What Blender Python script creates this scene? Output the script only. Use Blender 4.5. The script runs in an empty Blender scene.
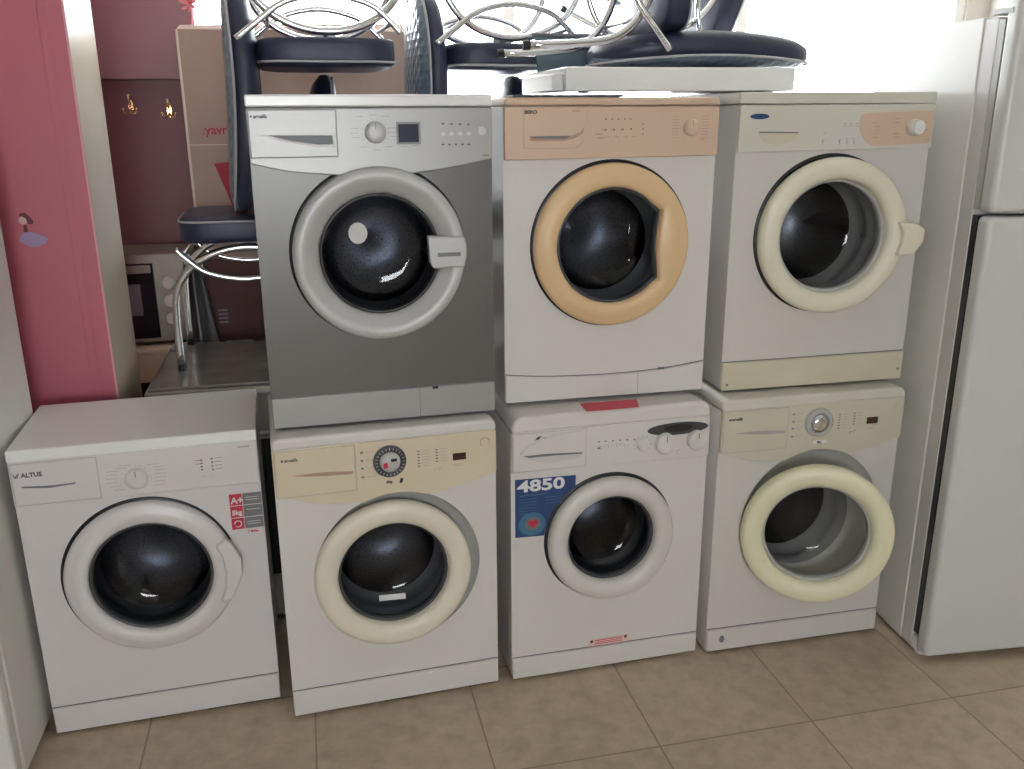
import bpy, bmesh, math, random
from mathutils import Matrix, Vector
PI = math.pi
random.seed(7)
SC = bpy.context.scene
COL = SC.collection

# ------------------------------------------------------------------ camera, world, light, exposure
def cam_axes(pitch, roll):
    cp, sp = math.cos(pitch), math.sin(pitch)
    f = Vector((0, cp, -sp)); u = Vector((0, sp, cp)); r = Vector((1, 0, 0))
    cr, sr = math.cos(roll), math.sin(roll)
    return r*cr + u*sr, -r*sr + u*cr, f
cd = bpy.data.cameras.new('camera'); cam = bpy.data.objects.new('camera', cd); COL.objects.link(cam)
cr_, cu_, cf_ = cam_axes(math.radians(16.8918), math.radians(-0.34735))
cam.matrix_world = Matrix(((cr_.x, cu_.x, -cf_.x, 0), (cr_.y, cu_.y, -cf_.y, 0), (cr_.z, cu_.z, -cf_.z, 1.64816), (0, 0, 0, 1)))
cd.sensor_width = 36; cd.lens = 891.93/1024*36; cd.clip_start = .05
SC.camera = cam
SC.view_settings.view_transform = 'Standard'; SC.view_settings.look = 'None'
SC.view_settings.gamma = 1; SC.view_settings.use_curve_mapping = False
SC.view_settings.exposure = -0.44
WORLD = 26.0
w = bpy.data.worlds.new('daylight'); SC.world = w; w.use_nodes = True
bg = w.node_tree.nodes['Background']; bg.inputs[0].default_value = (.93, .97, 1.0, 1); bg.inputs[1].default_value = WORLD
try:
    SC.cycles.max_bounces = 10; SC.cycles.diffuse_bounces = 5; SC.cycles.transparent_max_bounces = 16
    SC.cycles.sample_clamp_indirect = 8
except Exception: pass
ANG = math.radians(13.6); EU = Vector((math.cos(ANG), math.sin(ANG), 0)); EV = Vector((-math.sin(ANG), math.cos(ANG), 0))
def RW(u, v, z=0): return EU*u + EV*v + Vector((0, 0, z))
def portal(name, p, size, rz):
    l = bpy.data.lights.new(name, 'AREA'); l.shape = 'RECTANGLE'; l.size, l.size_y = size
    o = bpy.data.objects.new(name, l); COL.objects.link(o)
    o.location = p; o.rotation_euler = (PI/2, 0, rz)
    l.cycles.is_portal = True
    return o
# daylight comes through the rear window and an unseen opening sized for front light
FRONT_OPENING = dict(u0=-.7, u1=.75, z0=.98, z1=2.08, v=-3.0)
VB = 4.75
portal('front_opening_portal', RW(.025, FRONT_OPENING['v']-.02, 1.53), (1.45, 1.1), ANG+PI)
portal('rear_window_portal', RW(1.3, VB+.06, 1.8), (5.1, 1.9), ANG)

# ------------------------------------------------------------------ materials
def mat(name, col, rough=.5, metal=0, spec=.5, bump=None, bump_str=.1, var=0, coat=0, scale=8):
    m = bpy.data.materials.new(name); m.use_nodes = True; n = m.node_tree.nodes; l = m.node_tree.links
    b = n['Principled BSDF']; b.inputs['Base Color'].default_value = (*col, 1); b.inputs['Roughness'].default_value = rough
    b.inputs['Metallic'].default_value = metal; b.inputs['Specular IOR Level'].default_value = spec
    if coat: b.inputs['Coat Weight'].default_value = coat; b.inputs['Coat Roughness'].default_value = .15
    tc = n.new('ShaderNodeTexCoord')
    if var:
        t = n.new('ShaderNodeTexNoise'); t.inputs['Scale'].default_value = scale; t.inputs['Detail'].default_value = 6
        l.new(tc.outputs['Object'], t.inputs['Vector'])
        mx = n.new('ShaderNodeMix'); mx.data_type = 'RGBA'; mx.inputs[6].default_value = (*[c*(1-var) for c in col], 1)
        mx.inputs[7].default_value = (*[min(1, c*(1+var*.6)) for c in col], 1)
        l.new(t.outputs['Fac'], mx.inputs[0]); l.new(mx.outputs[2], b.inputs['Base Color'])
    if bump:
        t = n.new('ShaderNodeTexNoise'); t.inputs['Scale'].default_value = bump; t.inputs['Detail'].default_value = 4
        l.new(tc.outputs['Object'], t.inputs['Vector'])
        bp = n.new('ShaderNodeBump'); bp.inputs['Strength'].default_value = bump_str; bp.inputs['Distance'].default_value = .01
        l.new(t.outputs['Fac'], bp.inputs['Height']); l.new(bp.outputs[0], b.inputs['Normal'])
    return m
M = {}
M['enamel_a'] = mat('pinkish_white_enamel', (.66, .625, .625), .32, var=.03, scale=3)
M['enamel'] = mat('white_enamel', (.66, .63, .61), .33, var=.03, scale=3)
M['enamel_g'] = mat('aged_white_enamel', (.62, .59, .56), .35, var=.05, scale=3)
M['lid'] = mat('white_laminate', (.84, .84, .83), .22, var=.04, scale=6)
M['cream_panel'] = mat('cream_plastic', (.66, .57, .42), .4, var=.06, scale=4)
M['cream_panel_d'] = mat('yellowed_cream_plastic', (.58, .54, .43), .42, var=.08, scale=5)
M['cream_door'] = mat('ivory_plastic', (.74, .68, .56), .38, var=.05, scale=4)
M['yellow_door'] = mat('yellowed_ivory_plastic', (.76, .73, .52), .38, var=.05, scale=4)
M['g_cream'] = mat('pale_cream_plastic', (.62, .60, .52), .4, var=.05, scale=4)
M['g_door'] = mat('pale_ivory_plastic', (.74, .70, .56), .38, var=.05, scale=4)
M['g_kick'] = mat('beige_plastic', (.60, .55, .42), .42, var=.1, scale=7)
M['peach'] = mat('peach_plastic', (.62, .455, .335), .42, var=.05, scale=4)
M['peach_door'] = mat('apricot_plastic', (.70, .49, .275), .36, var=.04, scale=4)
M['silver'] = mat('silver_plastic', (.35, .345, .335), .35, metal=.25, var=.03, scale=4)
M['silver_door'] = mat('silver_ring_plastic', (.50, .495, .49), .38, metal=.1)
M['graphite'] = mat('graphite_enamel', (.125, .12, .112), .33, metal=.35, var=.06, scale=3)
M['grey_recess'] = mat('grey_plastic', (.42, .42, .40), .45)
M['light_grey'] = mat('light_grey_plastic', (.58, .56, .55), .4)
M['rubber'] = mat('grey_rubber', (.05, .053, .058), .45)
M['black'] = mat('black_plastic', (.012, .012, .015), .35)
M['dark_print'] = mat('dark_print', (.08, .075, .08), .5)
M['pale_print'] = mat('pale_print', (.38, .35, .33), .5)
M['mid_print'] = mat('peach_print', (.42, .27, .19), .5)
M['blue'] = mat('blue_print', (.02, .055, .17), .35)
M['teal'] = mat('teal_print', (.05, .16, .25), .4)
M['redp'] = mat('red_print', (.55, .03, .06), .4)
M['pinkp'] = mat('pale_red_print', (.74, .50, .47), .4)
M['greyp'] = mat('grey_print', (.17, .17, .18), .4)
M['whitep'] = mat('white_print', (.75, .75, .75), .4)
M['chrome'] = mat('chrome', (.78, .78, .80), .14, metal=1)
M['steel'] = mat('dull_steel', (.42, .42, .44), .35, metal=.9)
M['display'] = mat('dark_display', (.015, .02, .045), .12)
M['brown_display'] = mat('dark_brown_display', (.05, .02, .015), .15)
M['fridge'] = mat('white_fridge_enamel', (.60, .60, .585), .34, bump=260, bump_str=.06)
M['fridge_b'] = mat('white_cabinet_enamel', (.70, .685, .655), .4, var=.03, scale=2)
M['gasket'] = mat('grey_gasket', (.30, .30, .30), .5)
M['maroon'] = mat('maroon_paint', (.17, .05, .06), .45, var=.1, scale=3)
M['maroon_up'] = mat('dusty_rose_maroon_paint', (.25, .12, .14), .42, var=.06, scale=3)
M['cream_wall'] = mat('cream_paint', (.62, .54, .42), .35, var=.12, scale=4)
M['white_wall'] = mat('white_plaster', (.50, .48, .45), .8, var=.03)
M['ceiling'] = mat('ceiling_plaster', (.68, .67, .65), .9)
M['frame'] = mat('window_frame_plastic', (.75, .75, .75), .4)
M['card'] = mat('brown_cardboard', (.38, .28, .235), .85, var=.1, scale=5, bump=30, bump_str=.1)
M['card_edge'] = mat('pale_cardboard_edge', (.66, .56, .48), .85)
M['card_red'] = mat('red_carton_print', (.36, .03, .05), .7)
M['brass'] = mat('brass', (.85, .70, .38), .25, metal=1)
M['oven_body'] = mat('brushed_oven_steel', (.27, .235, .20), .38, metal=.6)
M['oven_glass'] = mat('black_oven_glass', (.008, .01, .014), .08)
M['knob_cream'] = mat('pale_knob_plastic', (.62, .57, .50), .4)
M['countertop'] = mat('smoky_glass_top', (.18, .16, .145), .16, var=.5, scale=9)
M['steel_edge'] = mat('worktop_edge', (.40, .37, .34), .3, metal=.5)
M['cabinet_grey'] = mat('grey_beige_enamel', (.30, .27, .24), .4, var=.08)
M['cream_app'] = mat('cream_enamel', (.75, .68, .50), .4, var=.08)
M['tray'] = mat('dark_sheet', (.05, .05, .05), .4)
M['glasslid'] = mat('grey_blue_glass', (.10, .15, .18), .12)
M['pinkflower'] = mat('pink_fabric', (.80, .30, .35), .7)
M['lilac'] = mat('lilac_print', (.33, .25, .42), .5); M['hair'] = mat('brown_red_print', (.12, .02, .03), .5)
M['skin'] = mat('pale_print_skin', (.60, .38, .34), .5)

def vinyl(name, col, rough, diamonds=True):
    m = mat(name, col, rough); n = m.node_tree.nodes; l = m.node_tree.links; b = n['Principled BSDF']
    if diamonds:
        tc = n.new('ShaderNodeTexCoord')
        hs = []
        for ang in (PI/4, -PI/4):
            mp = n.new('ShaderNodeMapping'); mp.inputs['Rotation'].default_value = (ang, 0, 0); l.new(tc.outputs['Object'], mp.inputs[0])
            wv = n.new('ShaderNodeTexWave'); wv.bands_direction = 'Y'; wv.inputs['Scale'].default_value = 9; wv.inputs['Distortion'].default_value = .6
            l.new(mp.outputs[0], wv.inputs[0]); hs.append(wv)
        ad = n.new('ShaderNodeMath'); ad.operation = 'MINIMUM'; l.new(hs[0].outputs['Fac'], ad.inputs[0]); l.new(hs[1].outputs['Fac'], ad.inputs[1])
        bp = n.new('ShaderNodeBump'); bp.inputs['Strength'].default_value = .5; bp.inputs['Distance'].default_value = .006
        l.new(ad.outputs[0], bp.inputs['Height']); l.new(bp.outputs[0], b.inputs['Normal'])
    return m
M['vinyl'] = mat('navy_vinyl', (.020, .025, .055), .42, bump=90, bump_str=.12)
M['vinyl_rear'] = vinyl('grey_blue_quilted_vinyl', (.16, .20, .25), .3)
M['piping'] = mat('pale_grey_piping', (.42, .42, .44), .5)

def glass_mat(name, tint, rough=.02, ior=1.5):
    m = bpy.data.materials.new(name); m.use_nodes = True; n = m.node_tree.nodes; l = m.node_tree.links
    n.remove(n['Principled BSDF'])
    tr = n.new('ShaderNodeBsdfTransparent'); tr.inputs[0].default_value = (*tint, 1)
    gl = n.new('ShaderNodeBsdfGlossy'); gl.inputs['Roughness'].default_value = rough
    lw = n.new('ShaderNodeLayerWeight'); lw.inputs[0].default_value = .5
    pw_ = n.new('ShaderNodeMath'); pw_.operation = 'POWER'; pw_.inputs[1].default_value = 4; l.new(lw.outputs['Facing'], pw_.inputs[0])
    fr = n.new('ShaderNodeMath'); fr.operation = 'MULTIPLY_ADD'; fr.inputs[1].default_value = .35; fr.inputs[2].default_value = (ior-1)*.08; l.new(pw_.outputs[0], fr.inputs[0])
    mx = n.new('ShaderNodeMixShader'); l.new(fr.outputs[0], mx.inputs[0]); l.new(tr.outputs[0], mx.inputs[1]); l.new(gl.outputs[0], mx.inputs[2])
    l.new(mx.outputs[0], n['Material Output'].inputs[0])
    return m
M['door_glass'] = glass_mat('smoky_door_glass', (.62, .66, .72), .03, 1.55)
M['clear_glass'] = glass_mat('clear_door_glass', (.86, .88, .88), .03, 1.5)
M['pane'] = glass_mat('window_pane_glass', (.97, .98, .98), .0, 1.45)

def drum_mat():
    m = mat('dark_perforated_drum_steel', (.06, .06, .07), .3, metal=.6); n = m.node_tree.nodes; l = m.node_tree.links; b = n['Principled BSDF']
    tc = n.new('ShaderNodeTexCoord'); v = n.new('ShaderNodeTexVoronoi'); v.inputs['Scale'].default_value = 130
    l.new(tc.outputs['Object'], v.inputs['Vector'])
    cr = n.new('ShaderNodeValToRGB'); cr.color_ramp.elements[0].position = .22; cr.color_ramp.elements[1].position = .32
    cr.color_ramp.elements[0].color = (.01, .01, .012, 1); cr.color_ramp.elements[1].color = (.07, .07, .082, 1)
    l.new(v.outputs['Distance'], cr.inputs[0]); l.new(cr.outputs[0], b.inputs['Base Color'])
    return m
M['drum'] = drum_mat()

def floor_mat():
    m = bpy.data.materials.new('beige_floor_tiles'); m.use_nodes = True; n = m.node_tree.nodes; l = m.node_tree.links; b = n['Principled BSDF']
    tc = n.new('ShaderNodeTexCoord')
    br = n.new('ShaderNodeTexBrick'); br.offset = 0; br.squash = 1; br.inputs['Scale'].default_value = 1
    br.inputs['Brick Width'].default_value = .456; br.inputs['Row Height'].default_value = .456; br.inputs['Mortar Size'].default_value = .0028
    br.inputs['Mortar Smooth'].default_value = .3
    l.new(tc.outputs['Object'], br.inputs['Vector'])
    n1 = n.new('ShaderNodeTexNoise'); n1.inputs['Scale'].default_value = 16; n1.inputs['Detail'].default_value = 10; n1.inputs['Roughness'].default_value = .65
    l.new(tc.outputs['Object'], n1.inputs['Vector'])
    cr = n.new('ShaderNodeValToRGB'); e = cr.color_ramp.elements; e[0].position = .3; e[1].position = .72
    e[0].color = (.44, .345, .245, 1); e[1].color = (.62, .505, .375, 1)
    l.new(n1.outputs['Fac'], cr.inputs[0])
    n2 = n.new('ShaderNodeTexNoise'); n2.inputs['Scale'].default_value = 2.3; n2.inputs['Detail'].default_value = 3; l.new(tc.outputs['Object'], n2.inputs['Vector'])
    mx0 = n.new('ShaderNodeMix'); mx0.data_type = 'RGBA'; mx0.blend_type = 'MULTIPLY'; mx0.inputs[0].default_value = .35
    l.new(cr.outputs[0], mx0.inputs[6]); l.new(n2.outputs['Fac'], mx0.inputs[7])
    n3 = n.new('ShaderNodeTexVoronoi'); n3.inputs['Scale'].default_value = 3.1; l.new(tc.outputs['Object'], n3.inputs['Vector'])
    sp = n.new('ShaderNodeMath'); sp.operation = 'LESS_THAN'; sp.inputs[1].default_value = .022; l.new(n3.outputs['Distance'], sp.inputs[0])
    mx2 = n.new('ShaderNodeMix'); mx2.data_type = 'RGBA'; l.new(sp.outputs[0], mx2.inputs[0]); l.new(mx0.outputs[2], mx2.inputs[6]); mx2.inputs[7].default_value = (.12, .08, .06, 1)
    mx = n.new('ShaderNodeMix'); mx.data_type = 'RGBA'; l.new(br.outputs['Fac'], mx.inputs[0]); l.new(mx2.outputs[2], mx.inputs[6]); mx.inputs[7].default_value = (.25, .19, .135, 1)
    l.new(mx.outputs[2], b.inputs['Base Color']); b.inputs['Roughness'].default_value = .42
    bp = n.new('ShaderNodeBump'); bp.inputs['Strength'].default_value = .4; bp.inputs['Distance'].default_value = .002; bp.invert = True
    l.new(br.outputs['Fac'], bp.inputs['Height']); l.new(bp.outputs[0], b.inputs['Normal'])
    return m
M['floor'] = floor_mat()

# ------------------------------------------------------------------ mesh helpers
class MB:
    def __init__(s): s.v = []; s.f = []; s.m = []; s.s = []
    def add(s, vs, fs, m=0, sm=False):
        o = len(s.v); s.v += [tuple(v) for v in vs]
        for f in fs: s.f.append([i+o for i in f]); s.m.append(m); s.s.append(sm)
        return s
    def box(s, x0, x1, y0, y1, z0, z1, m=0):
        return s.add([(x, y, z) for z in (z0, z1) for y in (y0, y1) for x in (x0, x1)],
                     [(0, 2, 3, 1), (4, 5, 7, 6), (0, 1, 5, 4), (2, 6, 7, 3), (0, 4, 6, 2), (1, 3, 7, 5)], m)
    def prism_y(s, pts, y0, y1, m=0):          # outline in x,z, extruded in y (y0 = front)
        n = len(pts)
        return s.add([(x, y0, z) for x, z in pts] + [(x, y1, z) for x, z in pts],
                     [list(range(n)), list(range(2*n-1, n-1, -1))] + [(i, i+n, (i+1) % n+n, (i+1) % n) for i in range(n)], m)
    def prism_z(s, pts, z0, z1, m=0):
        n = len(pts)
        return s.add([(x, y, z0) for x, y in pts] + [(x, y, z1) for x, y in pts],
                     [list(range(n-1, -1, -1)), list(range(n, 2*n))] + [(i, (i+1) % n, (i+1) % n+n, i+n) for i in range(n)], m)
    def disc_y(s, x, z, r, y0, y1, m=0, seg=32, rz=None):
        rz = rz or r
        return s.prism_y([(x+r*math.cos(2*PI*i/seg), z+rz*math.sin(2*PI*i/seg)) for i in range(seg)], y0, y1, m)
    def lathe_y(s, prof, cx, cz, m=0, seg=72, close=False, fn=None):     # prof [(r,y)]; fn(i,angle,r,y)->(r,y)
        vs = []; k = len(prof)
        for j in range(seg):
            a = 2*PI*j/seg
            for i, (r, y) in enumerate(prof):
                if fn: r, y = fn(i, a, r, y)
                vs.append((cx+r*math.cos(a), y, cz+r*math.sin(a)))
        fs = []
        for j in range(seg):
            j2 = (j+1) % seg
            for i in range(k if close else k-1):
                i2 = (i+1) % k
                fs.append((j*k+i, j*k+i2, j2*k+i2, j2*k+i))
        return s.add(vs, fs, m, True)
    def tube(s, path, r, m=0, seg=12, cap=True, closed=False):
        P = [Vector(p) for p in path]; n = len(P); vs = []; up = None
        for i, p in enumerate(P):
            if closed: t = P[(i+1) % n]-P[i-1]
            else: t = (P[min(i+1, n-1)]-P[max(i-1, 0)])
            t.normalize()
            if up is None:
                up = Vector((0, 0, 1)) if abs(t.z) < .9 else Vector((0, 1, 0))
            a = (up - t*up.dot(t)).normalized(); up = a; b = t.cross(a)
            for j in range(seg):
                q = 2*PI*j/seg; vs.append(p+a*(r*math.cos(q))+b*(r*math.sin(q)))
        fs = []
        for i in range(n if closed else n-1):
            for j in range(seg):
                j2 = (j+1) % seg; i2 = (i+1) % n
                fs.append((i*seg+j, i*seg+j2, i2*seg+j2, i2*seg+j))
        s.add(vs, fs, m, True)
        if cap and not closed:
            s.add(vs[:seg], [list(range(seg-1, -1, -1))], m); s.add(vs[-seg:], [list(range(seg))], m)
        return s
    def build(s, name, mats, parent=None, bevel=0, seg=3, sub=0, loc=None, rot=None):
        me = bpy.data.meshes.new(name); me.from_pydata(s.v, [], s.f)
        if not isinstance(mats, (list, tuple)): mats = [mats]
        for mm in mats: me.materials.append(M[mm] if isinstance(mm, str) else mm)
        me.polygons.foreach_set('material_index', s.m); me.polygons.foreach_set('use_smooth', s.s)
        bm = bmesh.new(); bm.from_mesh(me); bmesh.ops.remove_doubles(bm, verts=bm.verts, dist=1e-6)
        bmesh.ops.recalc_face_normals(bm, faces=bm.faces); bm.to_mesh(me); bm.free()
        me.update()
        o = bpy.data.objects.new(name, me); COL.objects.link(o)
        if parent: o.parent = parent
        if loc: o.location = loc
        if rot: o.rotation_euler = rot
        if bevel:
            b = o.modifiers.new('bevel', 'BEVEL'); b.width = bevel; b.segments = seg; b.limit_method = 'ANGLE'; b.angle_limit = math.radians(35)
            for p in me.polygons: p.use_smooth = True
            w_ = o.modifiers.new('normals', 'WEIGHTED_NORMAL'); w_.keep_sharp = False
        if sub:
            b = o.modifiers.new('subsurf', 'SUBSURF'); b.levels = sub; b.render_levels = sub
            for p in me.polygons: p.use_smooth = True
        return o
def text_mb(txt, size, x, z, y, depth=.0006, shear=0, bold=0, align='LEFT', xs=1.0, flip=False):
    c = bpy.data.curves.new('t', 'FONT'); c.body = txt; c.size = size; c.extrude = depth; c.shear = shear; c.offset = bold; c.align_x = align; c.resolution_u = 3
    o = bpy.data.objects.new('t', c); COL.objects.link(o)
    dg = bpy.context.evaluated_depsgraph_get(); me = bpy.data.meshes.new_from_object(o.evaluated_get(dg))
    b = MB(); sgn = -1 if flip else 1
    b.add([(x+sgn*v.co.x*xs, y-v.co.z, z+sgn*v.co.y) for v in me.vertices], [tuple(p.vertices) for p in me.polygons])
    bpy.data.objects.remove(o); bpy.data.meshes.remove(me); bpy.data.curves.remove(c)
    return b
def thing(name, label, cat, loc=(0, 0, 0), rz=0, group=None):
    o = bpy.data.objects.new(name, None); o.empty_display_size = .1; COL.objects.link(o)
    o.location = loc; o.rotation_euler = (0, 0, rz); o['label'] = label; o['category'] = cat
    if group: o['group'] = group
    return o
def struct(name, b, m, **k):
    o = b.build(name, m, **k)
    if not k.get('parent'): o['kind'] = 'structure'
    return o
def arc(cx, cz, r, a0, a1, n=10):
    return [(cx+r*math.cos(math.radians(a0+(a1-a0)*i/n)), cz+r*math.sin(math.radians(a0+(a1-a0)*i/n))) for i in range(n+1)]
def smooth_curve(pts, n=8):       # Catmull-Rom through 2-tuples
    out = []
    P = [pts[0]]+list(pts)+[pts[-1]]
    for i in range(1, len(P)-2):
        for k in range(n):
            t = k/n; q = []
            for d in range(len(pts[0])):
                a, b, c, e = P[i-1][d], P[i][d], P[i+1][d], P[i+2][d]
                q.append(.5*((2*b)+(-a+c)*t+(2*a-5*b+4*c-e)*t*t+(-a+3*b-3*c+e)*t**3))
            out.append(tuple(q))
    out.append(tuple(pts[-1])); return out

# ------------------------------------------------------------------ the room
R0 = Vector((.842, 2.135, 0))
fl = MB(); fl.add([(-6, -8, 0), (5, -8, 0), (5, 5, 0), (-6, 5, 0)], [(0, 1, 2, 3)])
flo = struct('floor', fl, 'floor'); flo.location = R0; flo.rotation_euler = (0, 0, math.radians(12.8))
def rbox(b, u0, u1, v0, v1, z0, z1, m=0):
    vs = [RW(u, v, z) for z in (z0, z1) for v in (v0, v1) for u in (u0, u1)]
    return b.add(vs, [(0, 2, 3, 1), (4, 5, 7, 6), (0, 1, 5, 4), (2, 6, 7, 3), (0, 4, 6, 2), (1, 3, 7, 5)], m)
UL, UR, VF, VBK, ZC = -2.1, 4.0, -3.0, VB, 2.9
struct('ceiling', rbox(MB(), UL-.1, UR+.1, VF-.1, VBK+.2, ZC, ZC+.1), 'ceiling')
struct('wall_left', rbox(MB(), UL-.1, UL, VF-.1, VBK+.2, 0, ZC), 'white_wall')
struct('wall_right', rbox(MB(), UR, UR+.1, VF-.1, VBK+.2, 0, ZC), 'white_wall')
# rear wall with a wide window band
b = MB(); rbox(b, UL, UR, VB, VB+.12, 0, .85); rbox(b, UL, UR, VB, VB+.12, 2.75, ZC); rbox(b, UL, -1.25, VB, VB+.12, .85, 2.75); rbox(b, 3.85, UR, VB, VB+.12, .85, 2.75)
struct('wall_back', b, 'white_wall')
W = struct('window_1', rbox(rbox(rbox(rbox(MB(), -1.25, 3.85, VB+.02, VB+.08, .85, .91), -1.25, 3.85, VB+.02, VB+.08, 2.69, 2.75), -1.25, -1.19, VB+.02, VB+.08, .91, 2.69), 3.79, 3.85, VB+.02, VB+.08, .91, 2.69), 'frame')
for u in (-.05, 1.15, 2.45):
    rbox(MB(), u-.03, u+.03, VB+.02, VB+.08, .91, 2.69).build('window_mullion', 'frame', W)
for u0, u1 in ((-1.19, -.08), (-.02, 1.12), (1.18, 2.42), (2.48, 3.79)):
    rbox(MB(), u0, u1, VB+.045, VB+.051, .91, 2.69).build('window_pane', 'pane', W)
# front wall behind the camera, with an added opening that lights the machine fronts
S = FRONT_OPENING; b = MB()
rbox(b, UL, S['u0'], VF-.1, VF, 0, ZC); rbox(b, S['u1'], UR, VF-.1, VF, 0, ZC); rbox(b, S['u0'], S['u1'], VF-.1, VF, S['z1'], ZC); rbox(b, S['u0'], S['u1'], VF-.1, VF, 0, S['z0'])
struct('wall_front', b, 'white_wall')

# pink pillar with a cream side
PA = math.radians(14.5)
px, py = -1.213, 2.62
piv = Matrix.Translation((px, py, 0)) @ Matrix.Rotation(PA, 4, 'Z')
b = MB(); b.box(-.9, 0, 0, .44, 0, ZC)
for i, f in enumerate(b.f): b.m[i] = 0
b.m[5] = 1    # right face
pm = mat('rose_pink_paint', (.50, .120, .165), .45, var=.07, scale=3)
pw = struct('wall_pillar', b, [pm, 'cream_wall']); pw.matrix_world = piv
struct('trim_1', MB().box(-.068, -.046, -.003, .0, .62, ZC-.3), [pm], bevel=.002, parent=pw)
struct('trim_2', MB().box(-.004, .002, -.002, .004, 0, ZC), [mat('pale_pink_edge_paint', (.66, .34, .38), .5)], parent=pw)
# girl in a dress sticker on the pillar
stk = thing('wall_sticker', 'small lilac sticker of a girl in a dress on the pink pillar', 'sticker')
stk.matrix_world = piv @ Matrix.Translation((-.168, -.0012, 1.297)) @ Matrix.Scale(.72, 4)
MB().prism_y([(-.03, 0), (-.05, .012), (-.045, .03), (-.024, .05), (-.012, .048), (-.005, .05), (.03, .035), (.058, .02), (.05, .004), (.02, -.01), (-.01, -.012)], -.0006, 0).build('dress', 'lilac', stk)
MB().disc_y(-.024, .094, .016, -.0008, 0, seg=16).build('face', 'skin', stk)
MB().prism_y([(-.038, .11), (-.03, .122), (-.012, .124), (.004, .105), (.014, .088), (.008, .078), (-.008, .08), (-.012, .10), (-.024, .11)], -.0012, 0).build('hair', 'hair', stk)
MB().prism_y([(-.028, .048), (-.012, .048), (-.014, .076), (-.024, .078)], -.0009, 0).build('bodice', 'hair', stk)

# maroon partition with coat hooks
MPX, MPY = -1.303, 3.98
mpm = Matrix.Translation((MPX, MPY, 0)) @ Matrix.Rotation(PA, 4, 'Z')
mw = struct('wall_partition', MB().box(-.95, -.02, 0, .08, 0, 1.79), 'maroon'); mw.matrix_world = mpm
mu = struct('trim_3', MB().box(-.95, .0, -.09, .08, 1.79, 2.75), 'maroon_up', bevel=.004); mu.matrix_world = mpm

# ------------------------------------------------------------------ washing machines
def ring_body_front(b, w, z0, z1, cx, cz, r, y, m=0, seg=64):
    """front plate at y from the rectangle to a round hole"""
    inner = []; outer = []
    angs = sorted(set([2*PI*i/seg for i in range(seg)] + [math.atan2(zz-cz, xx-cx) % (2*PI) for xx in (0, w) for zz in (z0, z1)]))
    for a in angs:
        c, s = math.cos(a), math.sin(a); inner.append((cx+r*c, y, cz+r*s))
        t = 1e9
        if c > 1e-9: t = min(t, (w-cx)/c)
        if c < -1e-9: t = min(t, -cx/c)
        if s > 1e-9: t = min(t, (z1-cz)/s)
        if s < -1e-9: t = min(t, (z0-cz)/s)
        outer.append((cx+t*c, y, cz+t*s))
    n = len(angs)
    b.add(inner+outer, [(i, (i+1) % n, (i+1) % n+n, i+n) for i in range(n)], m)

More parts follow.
